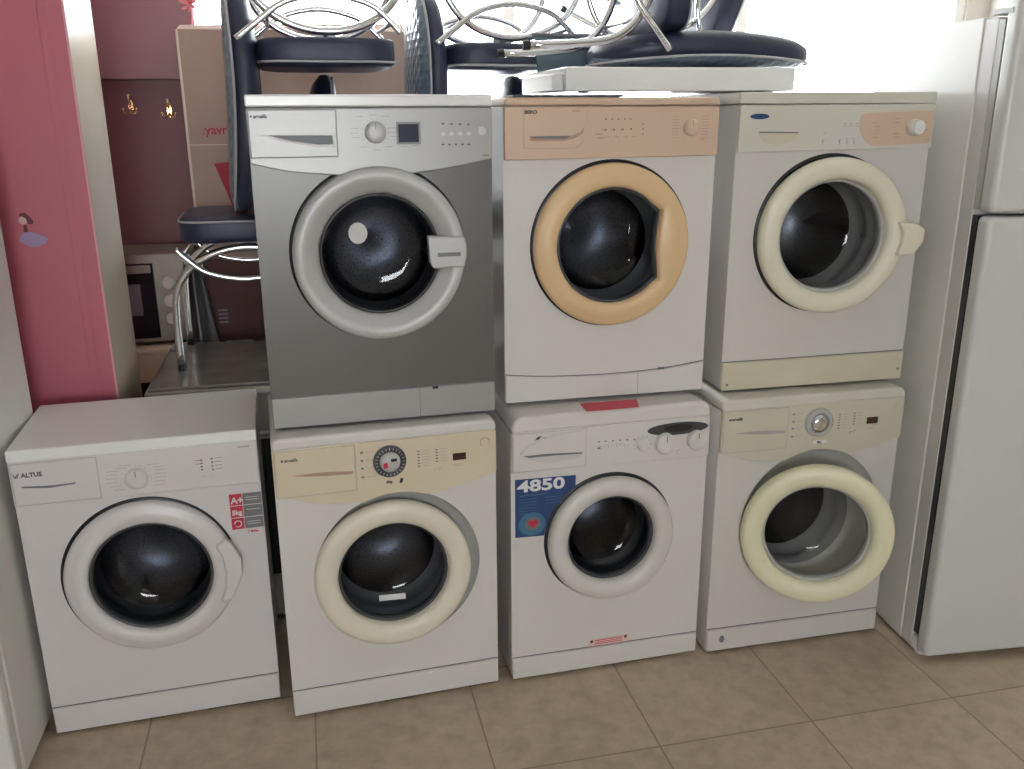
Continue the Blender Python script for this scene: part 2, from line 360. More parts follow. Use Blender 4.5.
def machine(name, sp):
    """local frame: x right, y back, z up, origin at the front left bottom"""
    w, h, d = sp['w'], sp['h'], sp['d']; x, y, z = sp['loc']
    g = sp.get('foot', .010)
    T = thing('washing_machine', sp['label'], 'washing machine', (x, y, z), sp['rz'], sp.get('group'))
    zt = h-sp.get('lid', .032)             # underside of the worktop
    cx, cz = sp['c']; R = sp['R']; ri = sp['ri']; rh = sp.get('hole', R-.012)
    # body
    ox, oz = sp.get('dish', (0, 0))
    b = MB(); ring_body_front(b, w, g, zt, cx+ox, cz+oz, rh, 0)
    vs = [(0, 0, g), (w, 0, g), (w, d, g), (0, d, g), (0, 0, zt), (w, 0, zt), (w, d, zt), (0, d, zt)]
    b.add(vs, [(0, 3, 2, 1), (4, 5, 6, 7), (1, 2, 6, 5), (2, 3, 7, 6), (3, 0, 4, 7)])
    b.build('body', sp['body'], T, bevel=sp.get('bodybev', .006))
    # recess dish, door seal, drum
    rr = sp.get('dish')
    y1 = .030 if rr else .012
    rc = MB(); prr = [(rh+.001, .001), (rh-.006, y1*.55), (rh-.02, y1*.8), (ri+.012, y1), (ri+.004, y1)]; vs_ = []; fs_ = []; NS = 72
    for j in range(NS):
        a_ = 2*PI*j/NS
        for r_, y_ in prr:
            k_ = max(0, min(1, (r_-ri-.004)/(rh-ri-.004))); vs_.append((cx+ox*k_+r_*math.cos(a_), y_, cz+oz*k_+r_*math.sin(a_)))
    for j in range(NS):
        for i in range(len(prr)-1): fs_.append((j*5+i, j*5+i+1, ((j+1) % NS)*5+i+1, ((j+1) % NS)*5+i))
    rc.add(vs_, fs_, 0, True).build('door_recess', sp.get('recess', sp['body']), T)
    gd = sp.get('gd', .075)
    MB().lathe_y([(ri+.004, y1), (ri-.002, y1+gd*.16), (ri-.004, y1+gd*.4), (ri+.004, y1+gd*.6), (ri-.008, y1+gd*.8), (ri-.012, y1+gd)], cx, cz).build('door_gasket', sp.get('gask', 'rubber'), T)
    yd = y1+gd
    dm = MB().lathe_y([(ri-.012, yd), (.225, yd+.02), (.228, d-.06), (.02, d-.055), (.0001, d-.06)], cx, cz)
    for k in range(3):
        a = math.radians(95+120*k+sp.get('drumrot', 0)); e = math.radians(9)
        P = [(cx+.226*math.cos(a-e), cz+.226*math.sin(a-e)), (cx+.165*math.cos(a), cz+.165*math.sin(a)), (cx+.226*math.cos(a+e), cz+.226*math.sin(a+e))]
        dm.prism_y(P, yd+.03, d-.07)
    dm.build('drum', 'drum', T)
    # worktop
    lo = sp.get('lidover', .003)
    cr2 = sp.get('corner', 0)
    if cr2:
        po = [(0, zt+.001)]+[(cr2-cr2*math.cos(PI/2*i/8), h-cr2+cr2*math.sin(PI/2*i/8)) for i in range(9)]+[(w-cr2+cr2*math.sin(PI/2*i/8), h-cr2+cr2*math.cos(PI/2*i/8)) for i in range(9)]+[(w, zt+.001)]
        MB().prism_y(po, -sp.get('pt', .012)-.001, d).build('worktop', sp['lidm'], T, bevel=sp.get('lidbev', .008), seg=4)
    else:
        MB().box(-lo, w+lo, -lo-sp.get('lidf', .006), d, zt+.0015, h).build('worktop', sp['lidm'], T, bevel=sp.get('lidbev', .005), seg=4)
    # feet
    for fx, fy in ((.05, .05), (w-.05, .05), (.05, d-.05), (w-.05, d-.05)):
        MB().prism_z([(fx+.02*math.cos(i*PI/8), fy+.02*math.sin(i*PI/8)) for i in range(16)], 0, g+.001).build('foot', sp.get('footm', 'black'), T)
    # control panel
    pt = sp.get('pt', .012)
    low = sp['low']                         # lower outline left->right [(x,z)]
    top = zt-.0015
    pan = [(.001, top)]+[(p[0], p[1]) for p in low]+[(w-.001, top)]
    pn = MB().prism_y(pan, -pt, .001).build('control_panel', sp['panel'], T, bevel=sp.get('panbev', .003))
    f = -pt
    pn.location.z = sp.get('pz', 0)
    # plinth
    kl = sp['kick']
    kp = [(.001, g), (w-.001, g)]+[(p[0], p[1]) for p in reversed(kl)]
    MB().prism_y(kp, -.006, .001).build('plinth', sp.get('kickm', sp['body']), T, bevel=.003)
    # dark seams (recessed gap lines above plinth)
    MB().prism_y([(p[0], p[1]+.003) for p in kl]+[(p[0], p[1]) for p in reversed(kl)], -.0012, .0005).build('plinth_seam', 'greyp', T)
    # door
    hx = cx-R; swing = sp.get('swing', 0)
    D = MB().lathe_y(sp['prof'](R, ri), R, 0, close=False, fn=sp.get('dfn'), seg=144)
    dr = D.build('door', sp['door'], T, loc=(hx, sp.get('dy', -.002), cz), rot=(0, 0, -math.radians(swing)))
    if sp.get('outline', True):
        MB().lathe_y([(R+.0058, .0005), (R+.0058, -.0012), (R-.012, -.0012), (R-.012, .0005)], cx-.0022, cz+.0030, seg=96).build('door_gap', 'black', T)
    MB().lathe_y([(ri+.001, -.008), (ri-.003, -.011), (ri-.007, -.008), (ri-.008, .004), (ri-.008, .014)], R, 0, fn=sp.get('sfn'), seg=144).build('glass_frame', sp.get('sealm', 'rubber'), dr)
    bd = sp.get('bowl', .085)
    MB().lathe_y([(ri-.006, .002), (ri-.012, .02), (ri-.024, bd*.6), (ri-.04, bd*.92), (ri-.068, bd), (.03, bd*.96), (.0001, bd*.96)], R, 0, seg=144, fn=sp.get('sfn')).build('door_glass', sp.get('glass', 'door_glass'), dr)
    return T, pn, dr, f

def flat(b, x0, x1, y, z0, z1, m=0): return b.add([(x0, y, z0), (x1, y, z0), (x1, y, z1), (x0, y, z1)], [(0, 1, 2, 3)], m)
def small_lines(b, cells, f, w=.02, t=.0012):   # tiny lines of printed text
    for x, z in cells: flat(b, x, x+w, f-.0005, z-t/2, z+t/2)
def ink(P, b, m):                                # printed pattern becomes part of the panel's own mesh
    me = P.data; me.materials.append(M[m]); k = len(me.materials)-1
    bm = bmesh.new(); bm.from_mesh(me); vs = [bm.verts.new(v) for v in b.v]
    for f_ in b.f:
        try: q = bm.faces.new([vs[i] for i in f_]); q.material_index = k
        except ValueError: pass
    bm.to_mesh(me); bm.free(); me.update()

def dots(b, pts, wx=.004, wz=.003, f=0, m=0):
    for (x, z) in pts: b.add([(x-wx/2, f-.0006, z-wz/2), (x+wx/2, f-.0006, z-wz/2), (x+wx/2, f-.0006, z+wz/2), (x-wx/2, f-.0006, z+wz/2)], [(0, 1, 2, 3)], m)
def rowpts(x0, x1, z0, z1, n): return [(x0+(x1-x0)*i/(n-1), z0+(z1-z0)*i/(n-1)) for i in range(n)]
def knob(parent, x, z, r, f, m, depth=.016, mark=True, name='program_knob', mm='greyp'):
    k = MB().lathe_y([(r, f), (r, f-depth*.7), (r*.9, f-depth), (r*.5, f-depth*1.06), (.0001, f-depth*1.06)], x, z, seg=40).build(name, m, parent)
    if mark: MB().box(x-.001, x+.001, f-depth*1.12, f-depth, z+r*.3, z+r*.85).build('knob_pointer', mm, k)
    return k
def radial(b, x, z, r0, r1, a0, a1, n, f, t=.0012):
    for i in range(n):
        a = math.radians(a0+(a1-a0)*i/(n-1)); c, s = math.cos(a), math.sin(a)
        b.add([(x+r0*c-s*t/2, f, z+r0*s+c*t/2), (x+r0*c+s*t/2, f, z+r0*s-c*t/2), (x+r1*c+s*t/2, f, z+r1*s-c*t/2), (x+r1*c-s*t/2, f, z+r1*s+c*t/2)], [(0, 1, 2, 3)])
def drawer(parent, x0, x1, z0, z1, f, m, proud=.003, bev=.003, name='detergent_drawer'):
    g_ = MB()
    flat(g_, x0-.0014, x1+.0014, f-.0003, z0-.0016, z1+.001); ink(parent, g_, 'pale_print')
    return MB().box(x0, x1, f-proud, f+.001, z0, z1).build(name, m, parent, bevel=bev)
def slot(parent, pts, f, m='greyp', name='drawer_grip', depth=.001):
    return MB().prism_y(pts, f-depth, f+.0005).build(name, m, parent)
def prof_flat(R, ri):
    return [(R, .0), (R, -.010), (R-.003, -.017), (R-.010, -.021), (R-.026, -.025), ((R+ri)/2, -.027), (ri+.012, -.026), (ri+.004, -.021), (ri+.001, -.012), (ri, .0)]
def prof_thick(R, ri):
    return [(R-.003, .004), (R, -.010), (R-.001, -.022), (R-.005, -.031), (R-.013, -.036), (R-.030, -.038), (ri+.018, -.035), (ri+.006, -.029), (ri+.001, -.018), (ri, .0)]
def prof_silver(R, ri):
    return [(R, .0), (R, -.018), (R-.004, -.027), (R-.012, -.031), (R-.024, -.032), (R-.036, -.027), (ri+.016, -.012), (ri+.006, -.006), (ri, .002)]

# ---- A : lower left, standing slightly forward
seg_l = lambda *p: smooth_curve(list(p), 6)
T, P, D, f = machine('A', dict(label='white washing machine standing alone at the left with a red A+ sticker', loc=(-1.271, 2.093, 0), pz=.006, rz=.263, w=.605, h=.848, d=.378,
    c=(.302, .4565), R=.219, ri=.157, body='enamel_a', lidm='lid', lid=.033, lidover=.001, lidf=.012, panel='enamel_a', low=[(.001, .6905), (.604, .6895)], kick=[(.001, .088), (.604, .090)],
    door='enamel_a', prof=prof_flat, drumrot=30, bowl=.075))
drawer(P, .006, .206, .694, .806, f, 'enamel_a')
slot(P, smooth_curve([(.024, .747), (.09, .7425), (.152, .7445)], 6)[::1]+[(.150, .7405), (.09, .736), (.030, .742)], f-.003)
text_mb('ALTUS', .0165, .029, .7705, f-.0035, bold=.0006, xs=1.0).build('brand_lettering', 'dark_print', P)
MB().prism_y([(.010, .783), (.016, .775), (.020, .780), (.026, .784), (.021, .770), (.013, .770)], f-.004, f-.003).build('brand_emblem', 'greyp', P)
knob(P, .297, .738, .028, f, 'enamel_a')
b = MB(); radial(b, .297, .738, .033, .037, -60, 240, 15, f-.0005)
small_lines(b, [(.226, .762), (.224, .752), (.222, .742), (.224, .731), (.230, .720), (.238, .710), (.258, .776), (.250, .769), (.338, .764), (.340, .755), (.342, .745), (.342, .735), (.340, .724), (.334, .713), (.326, .772)], f, .028)
ink(P, b, 'pale_print')
b = MB(); dots(b, rowpts(.460, .460, .770, .743, 4)+rowpts(.487, .487, .772, .740, 4), .005, .004, f)
small_lines(b, [(.494, .772), (.494, .762), (.494, .752), (.494, .742), (.445, .770), (.445, .760)], f, .018); ink(P, b, 'dark_print')
b = MB(); small_lines(b, [(.555, .797)], f, .03, .004); ink(P, b, 'pale_print')
for bx in (.463, .486): MB().disc_y(bx, .717, .008, f-.004, f, seg=20).build('push_button', 'enamel_a', P)
# red and grey A+ sticker
st = MB()
for k, (za, zb) in enumerate(((.631, .664), (.595, .628), (.560, .592))):
    st.box(.519, .552, -.0012, .0, za, zb, 0); st.box(.5535, .603, -.0012, .0, za, zb, 1)
sk = st.build('energy_sticker', ['redp', 'greyp'], T)
for tx, zz, s_ in (('A+', .637, .026), ('5kg', .603, .019)):
    text_mb(tx, s_, .5225, zz, -.0014, bold=.0007).build('sticker_lettering', 'whitep', sk)
MB().tube([(.536+.009*math.cos(a*PI/8), -.0018, .576+.009*math.sin(a*PI/8)) for a in range(-6, 9)], .0016, seg=6).build('sticker_symbol', 'whitep', sk)
b = MB()
for zz in (.652, .645, .616, .580, .573): flat(b, .560, .596, -.0018, zz-.001, zz+.001)
ink(sk, b, 'light_grey')
text_mb('7 Bellas', .009, .560, .547, -.0008, bold=.0003).build('sticker_caption', 'redp', sk)
# handle tab on the right of the door
R_ = .219
hp = [(R_+.172, .075)]+[(R_+.196, .098), (R_+.214, .083), (R_+.236, .035), (R_+.236, -.010), (R_+.222, -.045), (R_+.200, -.086), (R_+.172, -.092)]+[(R_+.188, -.05), (R_+.192, 0), (R_+.186, .045)]
MB().prism_y(hp, -.042, -.020).build('door_handle', 'enamel_a', D, bevel=.006)

# ---- helper for the two alike cream panel machines (B and D)
def cream_panel_face(P, T, f, pm, kx, ring='rubber', kz=.754):
    drawer(P, .006, .212, .680, .807, f, pm, proud=.002, bev=.002)
    slot(P, smooth_curve([(.045, .740), (.13, .741), (.205, .735)], 6)+[(.203, .728), (.13, .730), (.075, .735)], f-.002, 'mid_print' if pm == 'cream_panel' else 'pale_print')
    MB().box(.022, .028, f-.0028, f-.002, .780, .786).build('brand_emblem', 'dark_print', P)
    text_mb('arcelik', .0125, .031, .7795, f-.0025, bold=.0004).build('brand_lettering', 'dark_print', P)
    b = MB(); dots(b, [(.230, .784), (.230, .761), (.230, .739), (.230, .714)], .008, .005, f); dots(b, rowpts(.382, .382, .771, .728, 6)+rowpts(.432, .432, .771, .737, 5), .006, .004, f)
    ink(P, b, 'greyp')
    b = MB(); small_lines(b, [(.240, z) for z in (.784, .761, .739, .714)], f, .022); small_lines(b, [(.392, .771-.0086*i) for i in range(6)]+[(.442, .771-.0086*i) for i in range(5)], f, .018)
    small_lines(b, [(.478, .722), (.484, .718)], f, .022); ink(P, b, 'pale_print')
    MB().box(.476, .513, f-.001, f+.001, .7345, .7545).build('time_display', 'brown_display', P)
    for bx, bz in ((.427, .708), (.441, .712)): MB().disc_y(bx, bz, .006, f-.003, f, seg=16).build('push_button', pm, P)
    k = knob(P, kx, kz, .045, f, 'grey_recess', depth=.008, mark=False)
    MB().lathe_y([(.0445, f-.006), (.0435, f-.012), (.040, f-.0135), (.031, f-.013), (.028, f-.009)], kx, kz, seg=40).build('knob_ring', ring, k)
    tk = MB(); radial(tk, kx, kz, .033, .040, 0, 345, 24, f-.0142, .0014); ink(k, tk, 'light_grey')
    c = MB().lathe_y([(.028, f-.010), (.027, f-.018), (.015, f-.021), (.0001, f-.022)], kx, kz, seg=40).build('knob_cap', 'silver_door' if ring == 'rubber' else 'chrome', k)
    return k
def lowB(l, dc=(.319, .426), r=.232):
    c = smooth_curve([(.001, l), (.05, l-.014), (.11, l-.032), (.20, l-.042), (.30, l-.044), (.41, l-.040), (.50, l-.024), (.57, l-.006), (.599, l+.004)], 10); o = []
    for x, z in c:
        q = r*r-(x-dc[0])**2
        o.append((x, max(z, dc[1]+math.sqrt(q)) if q > 0 else z))
    return o
grp = None
# ---- B
T, P, D, f = machine('B', dict(gask='gasket', gd=.11, label='cream panelled washing machine on the floor directly under the dark grey one', loc=(-.625, 2.161, 0), pz=.006, rz=.272, w=.600, h=.849, d=.44,
    c=(.301, .422), R=.219, ri=.153, hole=.230, dish=(.018, .010), recess='grey_recess', body='enamel', lidm='enamel', lid=.036, lidbev=.010, corner=.022, panel='cream_panel', low=lowB(.684),
    kick=[(.001, .088), (.599, .088)], door='cream_door', prof=prof_thick, dy=.004, outline=False, drumrot=0, glass='door_glass', bowl=.085, sealm='rubber', panbev=.002))
k = cream_panel_face(P, T, f, 'cream_panel', .303)
MB().box(.304, .320, f-.0232, f-.018, .758, .766).build('knob_mark_dark', 'black', k)
MB().prism_y([(.284, .740), (.296, .742), (.295, .757), (.284, .754)], f-.0228, f-.014).build('knob_mark_red', 'redp', k)
text_mb('6kg', .011, .292, .689, f-.0005, bold=.0006).build('capacity_lettering', 'dark_print', P)
MB().prism_y([(.327, .686), (.335, .686), (.338, .699), (.330, .699)], f-.0008, f).build('capacity_emblem', 'black', P)
MB().tube([(.567+.013*math.cos(a*PI/10), f-.0004, .778+.013*math.sin(a*PI/10)) for a in range(-2, 14)], .0009, seg=6).build('award_emblem', 'mid_print', P)
MB().box(.390, .400, -.010, -.005, .080, .087).build('filter_catch', 'whitep', T)
# curved cream step under the drawer
MB().box(-.035, .042, -.0012, 0, -.012, .004).build('glass_label', 'whitep', D, loc=(.215, .052, -.108), rot=(math.radians(-35), math.radians(3), 0))

# ---- C
def c_low(): return [(.001, .676), (.600, .669)]
T, P, D, f = machine('C', dict(label='white washing machine with the blue 4850 sticker on its front', loc=(-.005, 2.327, 0), pz=.006, rz=.248, w=.601, h=.848, d=.46,
    c=(.300, .449), R=.194, ri=.134, body='enamel', lidm='enamel', lid=.050, lidbev=.012, corner=.036, bodybev=.010, panel='enamel', low=c_low(), kick=[(.001, .080), (.600, .076)],
    door='enamel_g', prof=prof_thick, drumrot=50, bowl=.06, hole=.184, panbev=.004))
drawer(P, .004, .216, .681, .792, f, 'enamel')
slot(P, smooth_curve([(.030, .728), (.11, .7285), (.206, .723)], 6)+[(.200, .708), (.12, .700), (.07, .709)], f-.003, 'light_grey')
slot(P, smooth_curve([(.030, .728), (.11, .7285), (.206, .723)], 6)+[(.204, .719), (.12, .722), (.05, .722)], f-.0036, 'greyp', name='drawer_grip_shadow_gap')
MB().tube([(q[0], f-.003, q[1]) for q in smooth_curve([(.024, .735), (.05, .757), (.10, .776), (.15, .785), (.205, .788)], 6)], .0016, seg=6).build('drawer_relief', 'light_grey', P)
MB().prism_y([(.066, .772), (.078, .774), (.086, .784), (.074, .782)], f-.004, f-.003).build('brand_emblem', 'dark_print', P)
MB().box(.086, .106, f-.0036, f-.003, .776, .779).build('brand_lettering', 'pale_print', P)
for bx in (.268, .292, .316, .340): MB().box(bx-.009, bx+.009, f-.004, f, .727, .738).build('push_button', 'enamel', P, bevel=.002)
b = MB(); dots(b, [(.256, .748), (.276, .748), (.298, .747), (.320, .747), (.342, .746), (.364, .745)], .006, .004, f); dots(b, [(.256, .729)], .008, .006, f-.0001); ink(P, b, 'greyp')
knob(P, .389, .727, .018, f, 'enamel', mark=False, name='spin_knob'); knob(P, .457, .726, .031, f, 'enamel', .02); knob(P, .556, .7265, .030, f, 'enamel', .02, name='temperature_knob')
b = MB(); radial(b, .389, .727, .022, .028, -30, 210, 9, f-.0005); ink(P, b, 'greyp')
MB().disc_y(.506, .690, .010, f-.005, f, seg=24).build('power_button', 'enamel', P)
b = MB().disc_y(.498, .766, .095, f-.0014, f, rz=.019, seg=48); b.build('display_oval', 'rubber', P)
MB().disc_y(.498, .768, .045, f-.0022, f-.001, rz=.012, seg=32).build('display_window', 'black', P)
# 4850 sticker, cut away round the door
cx_, cz_ = .300, .449
edge = [(cx_+.2035*math.cos(math.radians(a)), cz_+.2035*math.sin(math.radians(a))) for a in range(122, 173, 5)]
sp_ = [(.012, .659), (.192, .655)]+edge+[(.097, .476), (.012, .479)]
st = MB().prism_y(sp_, -.0012, 0).build('model_sticker', 'blue', T)
text_mb('4850', .048, .019, .620, -.0014, bold=.0014, xs=1.46).build('sticker_lettering', 'whitep', st)
b = MB(); small_lines(b, [(.024, .608)], -.0014, .085, .003)
for i in range(6): small_lines(b, [(.024, .596-.009*i), (.100, .596-.009*i)][: (2 if i < 3 else 1)], -.0014, .052 if i < 3 else .05, .0018)
ink(st, b, 'teal')
MB().disc_y(.062, .517, .040, -.0018, -.001, rz=.036, seg=32).build('sticker_picture', 'teal', st)
MB().disc_y(.064, .518, .024, -.0022, -.001, rz=.021, seg=32).build('sticker_picture_ring', 'greyp', st)
MB().prism_y([(.064, .503), (.050, .520), (.052, .528), (.060, .530), (.065, .526), (.071, .530), (.079, .527), (.079, .519)], -.0026, -.001).build('sticker_heart', 'redp', st)
ws = MB().box(.244, .371, -.0012, 0, .080, .104).build('warning_sticker', 'pinkp', T)
b = MB(); b.disc_y(.252, .097, .005, -.0018, -.001, seg=16).disc_y(.362, .099, .005, -.0018, -.001, seg=16); b.build('warning_symbol', 'hair', ws)
b = MB()
for i in range(3): flat(b, .262, .352, -.0018, .086+.006*i, .0885+.006*i)
ink(ws, b, 'redp')

# ---- D, door ajar
T, P, D, f = machine('D', dict(gask='gasket', gd=.11, label='cream panelled washing machine at floor level with its round door ajar', loc=(.609, 2.466, 0), pz=.006, rz=.218, w=.600, h=.849, d=.48,
    c=(.310, .430), R=.224, ri=.158, hole=.232, dish=(.012, .006), recess='grey_recess', body='enamel_g', lidm='g_cream', lid=.036, lidbev=.010, corner=.026, panel='cream_panel_d', low=lowB(.680, (.322, .430), .234),
    kick=[(.001, .086), (.599, .084)], door='yellow_door', prof=prof_thick, dy=-.004, outline=False, swing=20, glass='clear_glass', bowl=.10, sealm='grey_recess', drumrot=70, panbev=.002))
cream_panel_face(P, T, f, 'cream_panel_d', .312, 'grey_recess')
MB().box(.300, .345, f-.001, f, .684, .695).build('capacity_plate', 'whitep', P)
text_mb('6kg', .009, .314, .686, f-.0014, bold=.0005).build('capacity_lettering', 'dark_print', P)
MB().tube([(.579+.011*math.cos(a*PI/10), f-.0004, .778+.011*math.sin(a*PI/10)) for a in range(-2, 14)], .0009, seg=6).build('award_emblem', 'g_kick', P)
MB().disc_y(.051, .050, .009, -.0066, -.004, seg=14, rz=.013).build('plinth_stain', 'greyp', T)

# ---- E : graphite
UP = .850
def lowE(): return smooth_curve([(.001, .686), (.06, .672), (.12, .662), (.24, .654), (.36, .654), (.42, .659), (.50, .670), (.597, .688)], 5)
T, P, D, f = machine('E', dict(label='dark grey washing machine with silver door, upper row at the left', loc=(-.628, 2.214, UP), rz=.249, w=.598, h=.845, d=.42, foot=.008,
    c=(.301, .456), R=.219, ri=.152, body='graphite', lidm='lid', lid=.030, lidf=.010, lidover=.001, panel='silver', low=lowE(), kick=[(.001, .090), (.597, .091)], kickm='silver',
    door='silver_door', prof=prof_silver, sealm='black', drumrot=10, bowl=.08))
drawer(P, .004, .2095, .700, .810, f, 'silver')
slot(P, [(.028, .753), (.201, .751), (.205, .745), (.205, .727), (.19, .722), (.15, .724), (.09, .736)], f-.003, 'light_grey')
slot(P, [(.045, .752), (.198, .750), (.199, .730), (.165, .729), (.10, .739)], f-.0037, 'black', name='drawer_grip_gap')
MB().disc_y(.011, .795, .003, f-.0036, f-.003, seg=4).build('brand_emblem', 'black', P)
text_mb('arcelik', .012, .016, .7915, f-.0035, bold=.0005).build('brand_lettering', 'dark_print', P)
knob(P, .302, .756, .026, f, 'silver_door')
b = MB(); radial(b, .302, .756, .030, .034, -50, 230, 14, f-.0005)
small_lines(b, [(.256, .794), (.290, .797), (.320, .794), (.244, .766), (.242, .755), (.246, .744), (.335, .766), (.335, .756), (.337, .746), (.262, .722), (.296, .714), (.326, .722), (.362, .722), (.392, .724)], f, .018)
ink(P, b, 'greyp')
MB().box(.354, .414, f-.0010, f, .727, .780).build('display_frame', 'greyp', P); MB().box(.359, .409, f-.0018, f, .732, .775).build('time_display', 'display', P)
b = MB(); dots(b, rowpts(.471, .536, .775, .773, 4)+rowpts(.470, .536, .725, .7245, 5), .006, .004, f); ink(P, b, 'dark_print')
for i in range(4): MB().disc_y(.470+.022*i, .7505, .006, f-.003, f, seg=16, rz=.005).build('push_button', 'silver_door', P)
MB().disc_y(.569, .757, .011, f-.005, f, seg=24).build('power_button', 'silver_door', P)
b = MB(); small_lines(b, [(.572, .697)], f, .016, .003); ink(P, b, 'greyp')
hd = MB().prism_y([(.219+.118, .045), (.219+.214, .040), (.219+.219, .018), (.219+.219, -.010), (.219+.213, -.038), (.219+.130, -.038), (.219+.122, -.022)], -.040, -.012).build('door_handle', 'silver_door', D, bevel=.005)
MB().box(.219+.142, .219+.202, -.0412, -.039, -.008, .002).build('handle_slot', 'greyp', hd)
MB().disc_y(.219-.052, .052, .024, .020, .022, rz=.027, seg=24).build('glass_label', 'light_grey', D)
MB().box(.388, .3895, -.0066, -.004, .010, .090).build('filter_flap_seam', 'greyp', T)
MB().box(.424, .440, -.0075, -.004, .085, .092).build('filter_catch', 'black', T)

# ---- F : peach
def f_notch(a):
    a = abs((a+PI) % (2*PI)-PI)*180/PI
    if a < 35: return 1.035-.235*(1-(a/35)**2)
    if a < 44: return 1.035-.035*(a-35)/9
    return 1.0
def f_sfn(i, a, r, y):
    return (r*f_notch(a) if r > .05 else r), y
def f_dfn(i, a, r, y):
    return (r*f_notch(a) if i >= 6 else r), y
T, P, D, f = machine('F', dict(gask='gasket', gd=.11, label='white washing machine with peach panel and apricot door ring, upper row centre', loc=(-.020, 2.414, UP), rz=.215, w=.599, h=.838, d=.46, foot=.010, footm='whitep',
    c=(.304, .447), R=.2235, ri=.158, body='enamel', lidm='peach', lid=.022, lidbev=.008, corner=.014, panel='peach', low=[(.001, .681), (.598, .685)],
    kick=smooth_curve([(.001, .092), (.08, .083), (.16, .078), (.28, .075), (.40, .077), (.50, .084), (.598, .097)], 4), door='peach_door', prof=prof_flat, dfn=f_dfn, sfn=f_sfn, sealm='rubber', drumrot=80, hole=.205, bowl=.085, pt=.014))
dd = MB().prism_y([(.052, .802)]+[(.052, .709)]+arc(.185, .738, .029, -90, -10, 6)+[(.222, .765), (.222, .812), (.052, .812)], f-.003, f+.001).build('detergent_drawer', 'peach', P, bevel=.002)
slot(P, [(.067, .741), (.181, .742), (.205, .750), (.215, .762), (.213, .748), (.19, .735), (.16, .729), (.07, .729)], f-.0031, 'mid_print')
slot(P, [(.067, .741), (.181, .742), (.165, .734), (.08, .735)], f-.0038, 'greyp', name='drawer_grip_gap')
text_mb('BEKO', .0115, .054, .798, f-.0035, bold=.0008, xs=1.15).build('brand_lettering', 'dark_print', P)
b = MB(); small_lines(b, [(.181, .804), (.246, .745), (.250, .735)], f-.003, .022, .003); small_lines(b, [(.275, .737), (.300, .737), (.325, .737), (.348, .737), (.545, .729)], f, .014, .002)
small_lines(b, [(.463, .789-.008*i) for i in range(8)]+[(.548, .789-.008*i) for i in range(8)], f, .020, .0012)
ink(P, b, 'mid_print')
b = MB(); dots(b, rowpts(.276, .345, .783, .783, 5)+rowpts(.380, .380, .770, .743, 3), .004, .004, f); ink(P, b, 'greyp')
for i in range(4): MB().disc_y(.275+.0237*i, .7565, .006, f-.003, f, seg=16, rz=.005).build('push_button', 'peach', P)
b = MB(); dots(b, rowpts(.275, .346, .756, .757, 4), .004, .004, f-.003); ink(P, b, 'dark_print')
knob(P, .516, .760, .022, f, 'peach', mm='mid_print')
MB().box(.394, .3955, -.0066, -.004, .012, .077).build('filter_flap_seam', 'pale_print', T)
MB().box(.456, .474, -.0075, -.004, .080, .087).build('filter_catch', 'greyp', T)

# ---- G
T, P, D, f = machine('G', dict(gask='gasket', gd=.11, label='off-white washing machine with a blue oval badge, upper row at the right', loc=(.617, 2.526, UP), rz=.209, w=.598, h=.850, d=.50, foot=.008,
    c=(.300, .457), R=.221, ri=.160, body='enamel_g', lidm='g_cream', lid=.032, lidf=.010, lidover=0, lidbev=.003, panel='g_cream', low=[(.001, .693), (.597, .697)], kick=[(.001, .093), (.597, .096)], kickm='g_kick',
    door='g_door', prof=prof_thick, swing=4, glass='clear_glass', bowl=.095, sealm='grey_recess', drumrot=20, hole=.208))
MB().prism_y([(.232, .700), (.262, .722), (.300, .756), (.36, .778), (.43, .796), (.592, .800), (.592, .700)], f-.0006, f+.001).build('control_area', 'enamel_g', P)
MB().prism_y(smooth_curve([(.592, .800), (.50, .798), (.385, .794), (.366, .784), (.363, .760), (.375, .730), (.398, .711), (.43, .706), (.592, .711)], 4), f-.0016, f+.001).build('dial_area', 'peach', P)
slot(P, [(.060, .747), (.177, .745), (.170, .728), (.155, .717), (.130, .712), (.105, .712), (.08, .718), (.066, .730)], f, 'g_kick', depth=.0008)
slot(P, [(.060, .7475), (.177, .7455), (.177, .742), (.060, .744)], f-.0008, 'greyp', name='drawer_grip_gap')
MB().disc_y(.0585, .787, .028, f-.0014, f, rz=.0075, seg=32).build('brand_badge', 'blue', P)
k = knob(P, .530, .754, .023, f-.0016, 'g_cream', depth=.022, mark=False)
MB().disc_y(.5335, .755, .017, f-.0285, f-.022, rz=.019, seg=24).build('knob_cap', 'whitep', k)
b = MB(); small_lines(b, [(.400, .768), (.406, .758), (.408, .748), (.406, .738), (.404, .728), (.470, .778), (.470, .768), (.468, .738), (.472, .728), (.558, .768), (.560, .748), (.575, .720)], f-.0016, .018, .0015); ink(P, b, 'mid_print')
b = MB(); small_lines(b, [(.312, .766), (.330, .766), (.350, .766), (.312, .760), (.330, .760), (.350, .760), (.252, .742), (.250, .724), (.302, .724), (.322, .726), (.340, .727)], f-.0006, .010, .0018); ink(P, b, 'pale_print')
for bx in (.258, .309, .332, .354): MB().disc_y(bx, .718, .006, f-.004, f, seg=16).build('push_button', 'enamel_g', P)
MB().prism_y([(.221+.182, .040), (.221+.240, .034), (.221+.264, .020), (.221+.262, -.020), (.221+.236, -.052), (.221+.184, -.055), (.221+.196, -.02), (.221+.197, .01)], -.052, -.028).build('door_handle', 'g_door', D, bevel=.006)
for sx, sz in ((.018, .026), (.582, .040)): MB().disc_y(sx, sz, .004, -.0072, -.005, seg=12).build('plinth_screw', 'greyp', T)
MB().disc_y(.221+.118, -.004, .0045, .030, .032, seg=14).build('glass_catch', 'black', D)

